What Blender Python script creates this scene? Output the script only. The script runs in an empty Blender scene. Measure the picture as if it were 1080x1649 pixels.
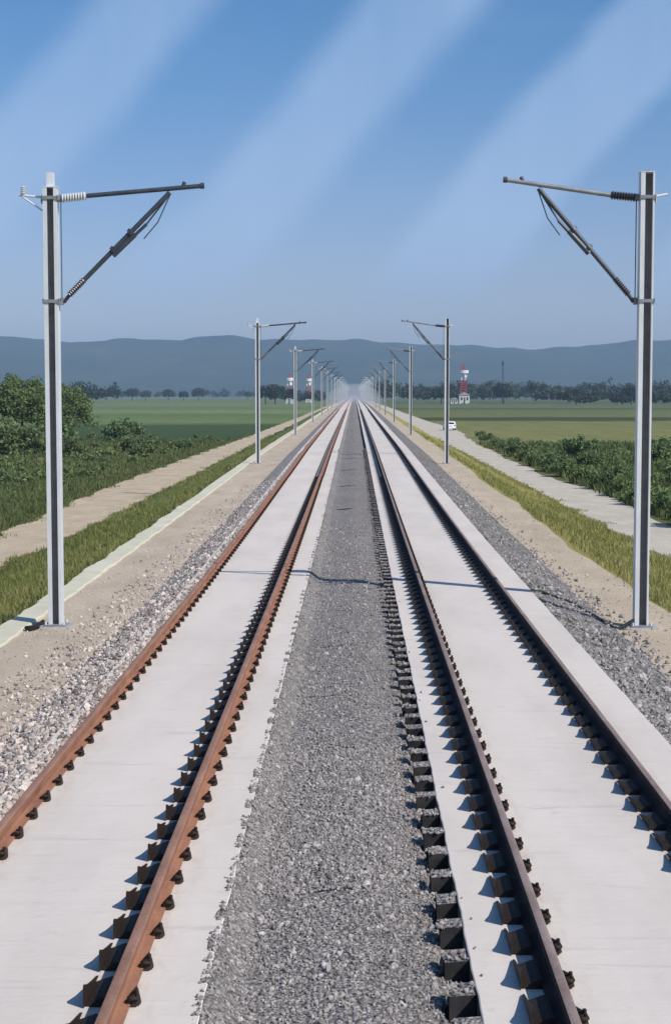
import bpy, bmesh, math, random
import numpy as np
from mathutils import Vector, Matrix

rng = np.random.default_rng(7)
random.seed(7)
S = bpy.context.scene
COL = S.collection
PI = math.pi

# ------------------------------------------------------------------ basics
SUN_EL, SUN_AZ = math.radians(44), math.radians(36)      # azimuth: behind the perpendicular on the right
SUN_DIR = Vector((math.cos(SUN_AZ)*math.cos(SUN_EL), -math.sin(SUN_AZ)*math.cos(SUN_EL), math.sin(SUN_EL)))
CAM = Vector((0.09, 0.0, 3.79))
LOW = -2.25                                               # level of the fields
BASE = -0.50                                              # level of the shoulders
X_RAIL = (-2.872, -1.367, 1.367, 2.872)


def sstep(a, b, t):
    t = np.clip((np.asarray(t, float)-a)/(b-a), 0, 1)
    return t*t*(3-2*t)


def rise(y):
    y = np.asarray(y, float)
    return 0.33*sstep(28, 105, y) + 0.0022*np.clip(y-80, 0, 320)


# ------------------------------------------------------------------ mesh helpers
def mesh_np(name, V, F, mat=None, smooth=False):
    """V (n,3); F (m,k) all with the same vertex count."""
    V = np.asarray(V, np.float32); F = np.asarray(F, np.int32)
    me = bpy.data.meshes.new(name)
    m, k = F.shape
    me.vertices.add(len(V)); me.vertices.foreach_set('co', V.ravel())
    me.loops.add(m*k); me.loops.foreach_set('vertex_index', F.ravel())
    me.polygons.add(m)
    me.polygons.foreach_set('loop_start', np.arange(0, m*k, k, dtype=np.int32))
    me.polygons.foreach_set('use_smooth', np.full(m, smooth))
    me.update(calc_edges=True); me.validate()
    if mat: me.materials.append(mat)
    return me


def link(name, me, parent=None, loc=None):
    o = bpy.data.objects.new(name, me); COL.objects.link(o)
    if parent: o.parent = parent
    if loc is not None: o.location = loc
    return o


def tag(o, label=None, cat=None, group=None, kind=None):
    for k, v in (('label', label), ('category', cat), ('group', group), ('kind', kind)):
        if v: o[k] = v
    return o


def empty(name, loc, rz=0.0):
    o = bpy.data.objects.new(name, None); COL.objects.link(o)
    o.location = loc; o.rotation_euler = (0, 0, rz); o.empty_display_size = 0.3
    return o


def copy_tree(o, parent=None):
    c = o.copy(); COL.objects.link(c); c.parent = parent
    for ch in list(o.children): copy_tree(ch, c)
    return c


class MB:
    """collects shapes, links them as one mesh"""
    def __init__(s): s.bm = bmesh.new()

    def box(s, c, d, rot=None, bevel=0.0):
        r = bmesh.ops.create_cube(s.bm, size=1.0)
        vs = r['verts']
        M = Matrix.Translation(c) @ (rot.to_4x4() if rot else Matrix.Identity(4)) @ Matrix.Diagonal((*d, 1))
        bmesh.ops.transform(s.bm, matrix=M, verts=vs)
        if bevel:
            es = list({e for v in vs for e in v.link_edges})
            bmesh.ops.bevel(s.bm, geom=es, offset=bevel, segments=1, affect='EDGES')
        return s

    def tube(s, a, b, r1, r2=None, n=10, caps=True):
        a, b = Vector(a), Vector(b); d = b-a; r2 = r1 if r2 is None else r2
        M = Matrix.Translation((a+b)/2) @ d.to_track_quat('Z', 'Y').to_matrix().to_4x4()
        bmesh.ops.create_cone(s.bm, cap_ends=caps, segments=n, radius1=r1, radius2=r2, depth=d.length, matrix=M)
        return s

    def path(s, pts, r, n=8):
        for a, b in zip(pts[:-1], pts[1:]): s.tube(a, b, r, n=n)
        for p in pts[1:-1]:
            bmesh.ops.create_icosphere(s.bm, subdivisions=1, radius=r*1.02, matrix=Matrix.Translation(p))
        return s

    def prism(s, pts, axis, a, b):
        """polygon pts in the plane across axis ('x','y','z'), from a to b"""
        def P(p, t):
            return {'x': (t, p[0], p[1]), 'y': (p[0], t, p[1]), 'z': (p[0], p[1], t)}[axis]
        v1 = [s.bm.verts.new(P(p, a)) for p in pts]; v2 = [s.bm.verts.new(P(p, b)) for p in pts]
        n = len(pts)
        s.bm.faces.new(v1); s.bm.faces.new(v2[::-1])
        for i in range(n): s.bm.faces.new((v1[i], v2[i], v2[(i+1) % n], v1[(i+1) % n]))
        return s

    def ball(s, c, d, sub=2):
        bmesh.ops.create_icosphere(s.bm, subdivisions=sub, radius=1.0, matrix=Matrix.Translation(c) @ Matrix.Diagonal((*d, 1)))
        return s

    def build(s, name, mat, parent=None, loc=None, smooth=None):
        bmesh.ops.recalc_face_normals(s.bm, faces=s.bm.faces)
        me = bpy.data.meshes.new(name); s.bm.to_mesh(me); s.bm.free()
        me.materials.append(mat)
        if smooth:
            me.polygons.foreach_set('use_smooth', np.ones(len(me.polygons), bool))
            try: me.set_sharp_from_angle(angle=math.radians(smooth))
            except Exception: pass
        return link(name, me, parent, loc)


def sweep(name, prof, ys, mat, closed=False, lift=True, jit=None, smooth=False):
    """profile of (x,z) points swept along y; the track bed's gentle rise is added to z"""
    P = np.array(prof, float); ys = np.array(ys, float); n, m = len(P), len(ys)
    V = np.zeros((m, n, 3)); V[:, :, 0] = P[None, :, 0]; V[:, :, 2] = P[None, :, 1]; V[:, :, 1] = ys[:, None]
    if lift: V[:, :, 2] += rise(ys)[:, None]
    if jit is not None: V = jit(V, ys)
    F = []
    q = n if closed else n-1
    I = np.arange(m-1)[:, None]; J = np.arange(q)[None, :]; J2 = (J+1) % n
    F = np.stack([I*n+J, (I+1)*n+J, (I+1)*n+J2, I*n+J2], -1).reshape(-1, 4)
    return mesh_np(name, V.reshape(-1, 3), F, mat, smooth)


# ------------------------------------------------------------------ materials
class NT:
    def __init__(s, name):
        s.m = bpy.data.materials.new(name); s.m.use_nodes = True
        s.t = s.m.node_tree; s.t.nodes.clear()
        s.out = s.n('ShaderNodeOutputMaterial')

    def n(s, typ, ins=None, **kw):
        nd = s.t.nodes.new(typ)
        for k, v in kw.items(): setattr(nd, k, v)
        for k, v in (ins or {}).items(): s.set(nd, k, v)
        return nd

    def set(s, nd, k, v):
        i = nd.inputs[k]
        if hasattr(v, 'bl_idname') and 'Socket' in v.bl_idname: s.t.links.new(v, i)
        else: i.default_value = v

    def coord(s, which='Object', scale=(1, 1, 1)):
        if which == 'World':
            v = s.n('ShaderNodeNewGeometry').outputs['Position']
        else:
            v = s.n('ShaderNodeTexCoord').outputs[which]
        return s.n('ShaderNodeMapping', {'Vector': v, 'Scale': scale}).outputs[0]

    def noise(s, v, scale, detail=6, rough=.6, dist=0.0):
        return s.n('ShaderNodeTexNoise', {'Vector': v, 'Scale': scale, 'Detail': detail, 'Roughness': rough, 'Distortion': dist}).outputs['Fac']

    def ramp(s, f, stops, mode='LINEAR'):
        r = s.n('ShaderNodeValToRGB', {'Fac': f}); cr = r.color_ramp; cr.interpolation = mode
        while len(cr.elements) < len(stops): cr.elements.new(.5)
        for e, (p, c) in zip(cr.elements, stops):
            e.position = p; e.color = (*c, 1) if not isinstance(c, (int, float)) else (c, c, c, 1)
        return r.outputs['Color']

    def mix(s, f, a, b, mode='MIX'):
        x = s.n('ShaderNodeMix', data_type='RGBA', blend_type=mode)
        s.set(x, 0, f); s.set(x, 6, a if not isinstance(a, tuple) else (*a, 1)); s.set(x, 7, b if not isinstance(b, tuple) else (*b, 1))
        return x.outputs[2]

    def math(s, op, a, b=0.0, clamp=False):
        x = s.n('ShaderNodeMath', operation=op, use_clamp=clamp); s.set(x, 0, a); s.set(x, 1, b)
        return x.outputs[0]

    def maprange(s, v, a, b, c=0.0, d=1.0, typ='SMOOTHSTEP'):
        return s.n('ShaderNodeMapRange', {0: v, 1: a, 2: b, 3: c, 4: d}, interpolation_type=typ).outputs[0]

    def bump(s, h, strength=.5, dist=.02, normal=None):
        d = {'Height': h, 'Strength': strength, 'Distance': dist}
        if normal is not None: d['Normal'] = normal
        return s.n('ShaderNodeBump', d).outputs[0]

    def finish(s, col, rough=.8, bump=None, metal=0.0, spec=.3, trans=None):
        p = s.n('ShaderNodeBsdfPrincipled', {'Base Color': col if not isinstance(col, tuple) else (*col, 1), 'Roughness': rough, 'Metallic': metal, 'Specular IOR Level': spec})
        if bump is not None: s.set(p, 'Normal', bump)
        sh = p.outputs[0]
        if trans is not None:
            t = s.n('ShaderNodeBsdfTranslucent', {'Color': trans if not isinstance(trans, tuple) else (*trans, 1)})
            sh = s.n('ShaderNodeMixShader', {0: .25, 1: sh, 2: t.outputs[0]}).outputs[0]
        s.t.links.new(sh, s.out.inputs['Surface'])
        return s.m


def m_simple(name, c1, c2, scale=8, rough=.7, metal=0.0, bumpd=.004, spec=.3, detail=6):
    t = NT(name); v = t.coord()
    n = t.noise(v, scale, detail)
    c = t.ramp(n, [(.3, c1), (.7, c2)])
    return t.finish(c, rough, t.bump(t.noise(v, scale*5), .4, bumpd), metal, spec)


def m_concrete():
    t = NT('white_concrete'); v = t.coord('World')
    big = t.noise(t.coord('World', (1, .25, 1)), .9, 5)
    c = t.ramp(big, [(.3, (.585, .525, .47)), (.55, (.66, .595, .535)), (.8, (.70, .635, .575))])
    # cross-wise float marks and grey damp streaks
    st = t.noise(t.coord('World', (.5, 5, 1)), 1.3, 8, .7, .6)
    c = t.mix(t.maprange(st, .55, .72, 0, .42), c, (.40, .38, .37))
    spk = t.noise(v, 3.5, 9, .75)
    c = t.mix(t.maprange(spk, .57, .72, 0, .45), c, (.42, .39, .36))
    # rust washed off the rails
    sx = t.n('ShaderNodeSeparateXYZ', {0: v}).outputs[0]
    for xr in X_RAIL:
        dd = t.math('ABSOLUTE', t.math('SUBTRACT', sx, xr))
        f_ = t.math('MULTIPLY', t.maprange(dd, .06, .34, 1, 0), t.maprange(t.noise(t.coord('World', (3, 1, 1)), 2.2, 6, .7), .42, .72, 0, .42))
        c = t.mix(f_, c, (.40, .27, .19))
    # casting joints now and then
    sep = t.n('ShaderNodeSeparateXYZ', {0: v}); wob = t.noise(v, .8, 3)
    yy = t.math('ADD', sep.outputs[1], t.math('MULTIPLY', wob, .9))
    fr = t.math('FRACT', t.math('DIVIDE', yy, 9.7))
    ln = t.maprange(t.math('ABSOLUTE', t.math('SUBTRACT', fr, .5)), .0006, .002, 1, 0)
    ln = t.math('MULTIPLY', ln, t.maprange(t.noise(v, .9, 3), .42, .6))
    c = t.mix(t.math('MULTIPLY', ln, .3), c, (.25, .24, .23))
    b = t.bump(t.noise(t.coord('World', (1, 2.2, 1)), 2.2, 7, .6), .35, .03)
    return t.finish(c, .85, b, spec=.2)


def m_gravel(name, stops, scale=22, far_rough=.9):
    t = NT(name); v = t.coord('World')
    vo = t.n('ShaderNodeTexVoronoi', {'Vector': v, 'Scale': scale, 'Randomness': 1.0})
    bw = t.n('ShaderNodeSeparateColor', {0: vo.outputs['Color']}).outputs[0]
    c = t.ramp(bw, stops)
    n = t.noise(t.coord('World', (1, .35, 1)), .8, 6, .65)
    c = t.mix(t.maprange(n, .35, .7, 0, .45), c, tuple(x*.72 for x in stops[1][1]))
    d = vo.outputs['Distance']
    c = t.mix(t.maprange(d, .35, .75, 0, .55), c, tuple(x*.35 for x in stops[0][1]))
    b = t.bump(t.math('MULTIPLY', d, -1.0), .9, .03)
    return t.finish(c, far_rough, b, spec=.15)


def m_stone(name, stops):
    t = NT(name)
    r = t.n('ShaderNodeNewGeometry').outputs['Random Per Island']
    c = t.ramp(r, stops)
    n = t.noise(t.coord('World'), 60, 4)
    c = t.mix(.35, c, t.ramp(n, [(.3, .1), (.7, .9)]), 'OVERLAY')
    return t.finish(c, .9, spec=.15)


def m_sand(name, a, b, g):
    t = NT(name); v = t.coord('World', (1, .4, 1))
    n = t.noise(v, .9, 8, .65)
    c = t.ramp(n, [(.28, a), (.6, b), (.8, g)])
    f = t.noise(t.coord('World'), 9, 8, .75)
    c = t.mix(t.maprange(f, .35, .7, 0, .5), c, tuple(x*.62 for x in b))
    return t.finish(c, .95, t.bump(t.noise(t.coord('World'), 14, 8, .7), .8, .03), spec=.1)


def m_leaf(name, stops, trans):
    t = NT(name)
    r = t.n('ShaderNodeNewGeometry').outputs['Random Per Island']
    o = t.noise(t.coord('Object'), .9, 3)
    o2 = t.noise(t.coord('World', (.22, .09, .22)), 1.0, 4)
    f = t.math('ADD', t.math('ADD', t.math('MULTIPLY', r, .5), t.math('MULTIPLY', o, .2)), t.math('MULTIPLY', t.maprange(o2, .3, .7), .3))
    c = t.ramp(f, stops)
    oi = t.n('ShaderNodeObjectInfo').outputs['Random']
    c = t.mix(t.math('MULTIPLY', oi, .5), c, (.13, .135, .06))
    return t.finish(c, .6, spec=.25, trans=trans)


def m_slope(name, a, b, d):
    t = NT(name); n = t.noise(t.coord('World', (1, .3, 1)), .7, 7, .65)
    c = t.ramp(n, [(.3, a), (.5, b), (.72, d)])
    f = t.noise(t.coord('World'), 6, 8, .8)
    c = t.mix(t.maprange(f, .35, .7, 0, .6), c, tuple(x*.5 for x in a))
    return t.finish(c, .95, t.bump(t.noise(t.coord('World'), 5, 8, .8), 1.0, .12), spec=.1)


def m_ground():
    """fields: real crops in strips of their own, read off the world position"""
    t = NT('field_soil'); v = t.coord('World')
    sep = t.n('ShaderNodeSeparateXYZ', {0: v}); x, y = sep.outputs[0], sep.outputs[1]
    w = t.math('SUBTRACT', t.noise(t.coord('World', (.02, .02, 1)), 1.0, 3), .5)
    fy = t.math('DIVIDE', t.math('ADD', y, t.math('MULTIPLY', w, 44)), 1600.0)
    left = t.ramp(fy, [(0, (0.130, 0.164, 0.052)), (.085, (0.198, 0.190, 0.082)), (.112, (0.125, 0.146, 0.050)), (.132, (0.038, 0.077, 0.026)), (.19, (0.043, 0.086, 0.029)),
                       (.205, (0.155, 0.209, 0.077)), (.29, (0.103, 0.169, 0.056)), (.33, (0.206, 0.237, 0.104)), (.42, (0.110, 0.176, 0.063)), (.55, (0.176, 0.209, 0.090)), (.8, (0.133, 0.176, 0.070))])
    right = t.ramp(fy, [(0, (0.113, 0.131, 0.047)), (.10, (0.147, 0.146, 0.050)), (.125, (0.224, 0.218, 0.077)), (.215, (0.194, 0.201, 0.069)), (.225, (0.051, 0.060, 0.020)), (.25, (0.047, 0.060, 0.020)),
                        (.262, (0.162, 0.170, 0.059)), (.36, (0.124, 0.155, 0.055)), (.42, (0.069, 0.084, 0.034)), (.45, (0.129, 0.160, 0.066)), (.7, (0.097, 0.127, 0.050))])
    c = t.mix(t.maprange(x, -2, 2), left, right)
    n = t.noise(t.coord('World', (.25, .06, 1)), 1.0, 8, .7)
    c = t.mix(t.maprange(n, .35, .7, 0, .55), c, t.mix(.5, c, (.03, .04, .015)))
    f = t.noise(t.coord('World', (1, 1, 1)), 2.5, 8, .8)
    c = t.mix(t.maprange(f, .4, .75, 0, .4), c, (.20, .19, .085))
    return t.finish(c, .95, t.bump(t.noise(v, 1.5, 8, .8), .7, .15), spec=.1)


def m_rust(name, stops):
    t = NT(name); v = t.coord('World', (6, 1.3, 6))
    n = t.noise(v, 1.1, 8, .65)
    c = t.ramp(n, stops)
    c = t.mix(t.maprange(t.noise(t.coord('World'), 45, 5, .7), .45, .75, 0, .5), c, tuple(q*.5 for q in stops[0][1]))
    return t.finish(c, .85, t.bump(t.noise(t.coord('World'), 70, 4), .3, .002), .15, .25)


def m_steel():
    t = NT('galvanised_steel'); v = t.coord('Object', (1, 1, .3))
    n = t.noise(v, 5, 6, .6); vo = t.n('ShaderNodeTexVoronoi', {'Vector': t.coord(), 'Scale': 26}).outputs['Color']
    bw = t.n('ShaderNodeSeparateColor', {0: vo}).outputs[0]
    c = t.ramp(n, [(.3, (.64, .645, .64)), (.7, (.82, .82, .81))])
    c = t.mix(t.math('MULTIPLY', bw, .2), c, (.62, .63, .64))
    return t.finish(c, .5, None, .12, .4)


M = {}
M['concrete'] = m_concrete()
M['gravel'] = m_gravel('grey_gravel', [(0, (0.187, 0.17, 0.16)), (.4, (0.297, 0.27, 0.253)), (.75, (0.363, 0.33, 0.309)), (1, (0.506, 0.463, 0.431))], 26)
M['stone'] = m_stone('grey_stone', [(0, (0.182, 0.164, 0.155)), (.4, (0.281, 0.255, 0.239)), (.8, (0.358, 0.324, 0.304)), (1, (0.506, 0.463, 0.431))])
M['pale_stone'] = m_stone('pale_ballast_stone', [(0, (0.195, 0.159, 0.138)), (.35, (0.415, 0.35, 0.306)), (.75, (0.564, 0.482, 0.424)), (1, (0.714, 0.625, 0.562))])
M['pale_gravel'] = m_gravel('pale_ballast', [(0, (0.24, 0.207, 0.185)), (.4, (0.456, 0.397, 0.358)), (.75, (0.552, 0.489, 0.448)), (1, (0.696, 0.632, 0.594))], 16)
M['grey_fines'] = m_gravel('dark_ballast_fines', [(0, (0.129, 0.122, 0.113)), (.4, (0.237, 0.221, 0.206)), (.75, (0.302, 0.278, 0.26)), (1, (0.41, 0.381, 0.353))], 14)
M['sand'] = m_sand('tan_sand', (0.418, 0.335, 0.247), (0.572, 0.475, 0.365), (0.655, 0.575, 0.463))
M['sand_light'] = m_sand('pale_sand', (0.445, 0.353, 0.255), (0.58, 0.476, 0.352), (0.654, 0.556, 0.428))
M['road'] = m_sand('pale_road_gravel', (0.47, 0.417, 0.336), (0.594, 0.532, 0.44), (0.669, 0.602, 0.503))
M['path'] = m_sand('dirt_track', (0.422, 0.331, 0.225), (0.576, 0.471, 0.336), (0.674, 0.572, 0.437))
M['kerb'] = m_simple('kerb_concrete', (0.528, 0.503, 0.372), (0.655, 0.612, 0.484), 1.2, .9, bumpd=.01, spec=.15)
M['slopeL'] = m_slope('green_slope', (0.13, 0.179, 0.041), (0.2, 0.242, 0.062), (0.305, 0.295, 0.103))
M['slopeR'] = m_slope('olive_slope', (0.231, 0.223, 0.061), (0.367, 0.322, 0.098), (0.544, 0.446, 0.192))
M['ground'] = m_ground()
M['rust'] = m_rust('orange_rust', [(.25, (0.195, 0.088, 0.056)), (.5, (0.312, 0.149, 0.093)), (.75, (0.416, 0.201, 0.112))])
M['rust_shaded'] = m_rust('shaded_brown_rust', [(.25, (0.034, 0.02, 0.019)), (.5, (0.056, 0.034, 0.032)), (.75, (0.09, 0.056, 0.05))])  # shade on the right rails' sides put into the rust colour
M['rust_lit_head'] = m_rust('sunlit_rail_head', [(.25, (.19, .135, .12)), (.5, (.27, .205, .185)), (.75, (.36, .29, .265))])  # sunlight on the rail top put into a lighter rust
M['rust_top'] = m_rust('brown_rail_head', [(.25, (0.207, 0.111, 0.077)), (.5, (0.317, 0.175, 0.127)), (.75, (0.415, 0.24, 0.176))])
M['clip'] = m_simple('clip_iron', (.010, .0085, .008), (.045, .028, .019), 30, .7, .0, .002, .3)
M['steel'] = m_steel()
M['dark_steel'] = m_simple('dark_tube_steel', (.06, .07, .085), (.11, .12, .14), 6, .5, .5, .001, .4)
M['web'] = m_simple('shade_dark_web_steel', (.14, .142, .145), (.22, .222, .225), 3, .7, .0, .001, .15)  # shade inside the mast slot put into the plate colour
M['band'] = m_simple('weathered_band_steel', (.20, .21, .23), (.32, .33, .35), 6, .5, .2, .001, .4)
M['insul'] = m_simple('brown_insulator', (.035, .03, .03), (.06, .05, .05), 12, .3, 0, .001, .5)
M['porcelain'] = m_simple('white_porcelain', (0.518, 0.526, 0.518), (0.59, 0.59, 0.576), 5, .25, 0, .0005, .5)
M['found'] = m_simple('foundation_concrete', (.30, .28, .26), (.42, .39, .37), 3, .9, 0, .01, .15)
M['rubber'] = m_simple('black_cable_rubber', (.008, .008, .008), (.02, .02, .02), 12, .6, 0, .001, .3)
M['red'] = m_simple('red_paint', (.42, .045, .05), (.52, .07, .07), .5, .5, 0, .001, .4)
M['white'] = m_simple('white_paint', (.78, .78, .78), (.86, .86, .85), .5, .5, 0, .001, .4)
M['wall'] = m_simple('white_plaster', (.62, .60, .56), (.74, .72, .68), .8, .9, 0, .01, .15)
M['roof'] = m_simple('roof_sheet', (.34, .32, .30), (.46, .44, .41), .8, .8, 0, .01, .2)
M['glass'] = m_simple('dark_glass', (.015, .018, .02), (.03, .035, .04), 2, .08, 0, 0, .5)
M['tyre'] = m_simple('tyre_rubber', (.012, .012, .012), (.03, .03, .03), 8, .8, 0, .002, .2)
M['lamp'] = m_simple('red_lamp_plastic', (.3, .02, .02), (.4, .03, .03), 8, .25, 0, 0, .5)
M['bark'] = m_simple('bark', (.06, .045, .03), (.13, .10, .075), 4, .9, 0, .02, .1)
M['leaf'] = m_leaf('tree_leaves', [(.15, (0.087, 0.128, 0.053)), (.5, (0.169, 0.241, 0.084)), (.85, (0.324, 0.38, 0.145))], (0.246, 0.338, 0.097))
M['leaf_dark'] = m_leaf('dark_leaves', [(.15, (0.073, 0.12, 0.055)), (.5, (0.15, 0.22, 0.088)), (.85, (0.266, 0.334, 0.127))], (0.208, 0.282, 0.079))
M['leaf_pale'] = m_leaf('pale_leaves', [(.15, (0.085, 0.127, 0.044)), (.5, (0.152, 0.212, 0.072)), (.85, (0.254, 0.295, 0.118))], (0.169, 0.237, 0.068))
M['leaf_far'] = m_leaf('far_wood_leaves', [(.15, (.012, .028, .014)), (.5, (.026, .052, .024)), (.85, (.055, .085, .038))], (.03, .05, .02))
M['bladeL'] = m_leaf('green_blades', [(.1, (0.124, 0.157, 0.039)), (.5, (0.246, 0.265, 0.069)), (.9, (0.468, 0.374, 0.153))], (0.295, 0.315, 0.087))
M['bladeR'] = m_leaf('olive_blades', [(.1, (0.203, 0.203, 0.053)), (.5, (0.384, 0.36, 0.109)), (.9, (0.632, 0.54, 0.24))], (0.406, 0.383, 0.12))
M['bladeF'] = m_leaf('field_blades', [(.1, (0.065, 0.097, 0.027)), (.5, (0.129, 0.167, 0.049)), (.9, (0.21, 0.218, 0.076))], (0.161, 0.193, 0.061))


# ------------------------------------------------------------------ terrain
YS = sorted(set([-12, -6, 0] + list(range(4, 130, 4)) + list(range(130, 420, 20)) + [450, 500, 600, 800, 1100, 1500, 2000, 2600, 3300]))
YF = sorted(set(list(np.arange(-6, 60, .3)) + YS))

gx = 4200
gr = mesh_np('ground', [(-gx, -150, LOW), (gx, -150, LOW), (gx, 7000, LOW), (-gx, 7000, LOW)], [(0, 1, 2, 3)], M['ground'])
tag(link('ground', gr), kind='structure')


def wob(amp, freq, seed):
    ph = rng.random(4)*6.28
    def f(y): return amp*(np.sin(y*freq+ph[0])+.6*np.sin(y*freq*2.7+ph[1])+.4*np.sin(y*freq*6.1+ph[2]))/1.6
    return f


def slope_jit(edge_amp):
    w = wob(edge_amp, .16, 1)
    def j(V, ys):
        V[:, :, 0] += w(ys)[:, None]*np.linspace(0, 1, V.shape[1])[None, :]
        V[:, -1, 2] = LOW-.05
        return V
    return j


# embankment cross-section, one strip per material, butted end to end
sideL = sweep('embankment', [(-6.42, BASE-.03), (-7.4, BASE-.42), (-9.2, BASE-1.15), (-11.6, LOW-.05)], YF, M['slopeL'], jit=slope_jit(.35))
tag(link('embankment', sideL), kind='structure')
w2 = wob(.13, .21, 3)
def jR(V, ys):
    V[:, 0, 0] += w2(ys); V[:, -1, 0] += wob(.3, .1, 5)(ys); V[:, -1, 2] = LOW-.05
    return V
sideR = sweep('embankment', [(6.25, BASE-.01), (7.3, BASE-.40), (9.0, BASE-1.15), (11.4, LOW-.05)], YF, M['slopeR'], jit=jR)
tag(link('embankment', sideR), kind='structure')
shL = sweep('shoulder', [(-4.15, BASE+.03), (-4.9, BASE), (-5.96, BASE)], YF, M['sand'])
tag(link('shoulder', shL), kind='structure')
def jS(V, ys):
    V[:, -1, 0] += w2(ys); return V
shR = sweep('shoulder', [(4.80, BASE+.02), (5.3, BASE), (6.25, BASE-.01)], YF, M['sand_light'], jit=jS)
tag(link('shoulder', shR), kind='structure')
kw1, kw2 = wob(.025, 2.1, 1), wob(.05, 1.3, 2)
def jK(V, ys):
    V[:, :3, 0] += kw1(ys)[:, None]; V[:, 3:, 0] += kw2(ys)[:, None]; V[:, 1:5, 2] += .6*kw1(ys*.4)[:, None]
    return V
kb = sweep('kerb', [(-5.9, BASE-.2), (-5.9, BASE+.025), (-5.93, BASE+.045), (-6.38, BASE+.045), (-6.42, BASE+.025), (-6.42, BASE-.4)], YF, M['kerb'], jit=jK)
tag(link('kerb', kb), kind='structure')


def rough(amp, scale=7.0):
    def j(V, ys):
        X, Y = V[:, :, 0], V[:, :, 1]
        k = sum(np.sin(X*a*scale+Y*b*scale+c)*d for a, b, c, d in ((1, .3, 0, .4), (.5, -1.1, 1, .4), (1.9, 1.3, 2, .3), (-2.7, 2.1, 3, .25), (3.9, 4.3, 4, .2), (5.3, -4.7, 5, .2)))
        V[:, 1:-1, 2] += (amp*k)[:, 1:-1]
        return V
    return j


YG = sorted(set(list(np.arange(5, 40, .04)) + list(np.arange(40, 90, .3)) + YS))
# shoulder ballast beside the outer rails
bl = sweep('gravel', list(zip(np.linspace(-3.02, -4.2, 20), np.interp(np.linspace(0, 1, 20), [0, .12, .45, 1], [.02, .0, -.16, BASE+.02]))), YG, M['pale_gravel'], jit=rough(.018), smooth=True)
tag(link('gravel', bl), kind='stuff')
br = sweep('gravel', list(zip(np.linspace(3.46, 4.85, 22), np.interp(np.linspace(0, 1, 22), [0, .2, 1], [-.14, -.19, BASE+.02]))), YG, M['grey_fines'], jit=rough(.03, 4), smooth=True)
tag(link('gravel', br), kind='stuff')

# gravel between the slabs: heaped between sleeper bays along both slab edges
PITCH, PH = .605, 9.41
def centre_z(X, Y):
    z = -.13 + .02*np.sin(X*5+1) + 0*Y
    k = sum(np.sin(X*a*9+Y*b*9+c)*d for a, b, c, d in ((1, .3, 0, .4), (.5, -1.1, 1, .4), (1.9, 1.3, 2, .3), (-2.7, 2.1, 3, .25), (3.9, 4.3, 4, .2), (5.3, -4.7, 5, .25)))
    z = z + .010*k
    t = (Y-PH)/PITCH
    bay = .5+.5*np.cos(2*PI*t)                       # 1 at a sleeper
    pr = sstep(.685, .72, X+.02*np.sin(Y*7.3)+.012*np.sin(Y*19))
    z = z + pr*(-.10+.03*np.sin(Y*3.1)*np.sin(Y*7.7+1))
    pl = sstep(-.62, -.84, X)
    z = z + pl*(.102+(.022+.008*np.sin(Y*1.7+2))*sstep(.2, .8, .5+.5*np.cos(2*PI*t+1.0+.6*np.sin(Y*.9))))
    return z
def jc(V, ys):
    V[:, :, 2] = centre_z(V[:, :, 0], V[:, :, 1]) + rise(ys)[:, None]
    return V
xs = np.concatenate([np.linspace(-.905, -.6, 12), np.linspace(-.55, .5, 18), np.linspace(.55, .88, 18)])
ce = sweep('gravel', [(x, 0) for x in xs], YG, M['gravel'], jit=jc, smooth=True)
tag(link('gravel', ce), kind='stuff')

# ------------------------------------------------------------------ slabs
M['end_shade'] = m_simple('shade_black_formed_side', (.022, .021, .021), (.06, .056, .054), 5, .95, 0, .01, .05)  # shade between the sleeper ends painted as a near-black side colour
M['shade_side'] = m_simple('shade_dark_formed_concrete', (.05, .047, .047), (.11, .105, .103), 3, .95, 0, .01, .1)  # slab side shade put into a dark base colour


def slab(x0, x1, amp):
    wl, wr = wob(amp, 3.1, 1), wob(amp, 2.3, 2)
    def j(V, ys):
        V[:, :3, 0] += wl(ys)[:, None]; V[:, 3:, 0] += wr(ys)[:, None]
        return V
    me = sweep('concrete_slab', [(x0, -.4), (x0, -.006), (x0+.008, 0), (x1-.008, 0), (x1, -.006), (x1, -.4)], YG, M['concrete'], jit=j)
    me.materials.append(M['shade_side'])
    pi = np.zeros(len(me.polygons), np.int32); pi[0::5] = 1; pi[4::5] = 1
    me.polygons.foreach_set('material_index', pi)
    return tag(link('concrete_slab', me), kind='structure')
slab(-3.25, -.85, .006)
# cast sleeper ends standing out of the right slab, sides coloured black as shade, gritty tops
ks = np.arange(-4, 150); ye = PH+PITCH*(ks+.5)
gq = np.random.default_rng(5); VV = []; FF = []
for i, y_ in enumerate(ye):
    x0, x1, a, c = .70+gq.uniform(-.015, .02), .868, y_-.085+gq.uniform(-.02, .02), y_+.125+gq.uniform(-.02, .02)
    z1 = -.022+float(rise(y_))+gq.uniform(-.012, .008)
    VV += [(x0, a, z1-.4), (x1, a, z1-.4), (x1, c, z1-.4), (x0, c, z1-.4), (x0, a, z1), (x1, a, z1+.012), (x1, c, z1+.012), (x0, c, z1)]
    FF += [[8*i+q for q in f] for f in ((4, 5, 6, 7), (0, 1, 5, 4), (1, 2, 6, 5), (2, 3, 7, 6), (3, 0, 4, 7))]
se = mesh_np('sleeper_ends', VV, FF, M['gravel']); se.materials.append(M['end_shade'])
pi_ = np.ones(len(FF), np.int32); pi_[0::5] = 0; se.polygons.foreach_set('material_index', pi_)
tag(link('sleeper_ends', se), kind='structure')
n_ = 1300; k_ = gq.integers(0, 60, n_); y_ = ye[k_]+gq.uniform(-.10, .10, n_); x_ = gq.uniform(.68, .86, n_)
END_STONES = (np.stack([x_, y_, rise(y_)-.012], -1), gq.uniform(.008, .026, n_))
slab(.87, 3.52, .006)

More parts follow.
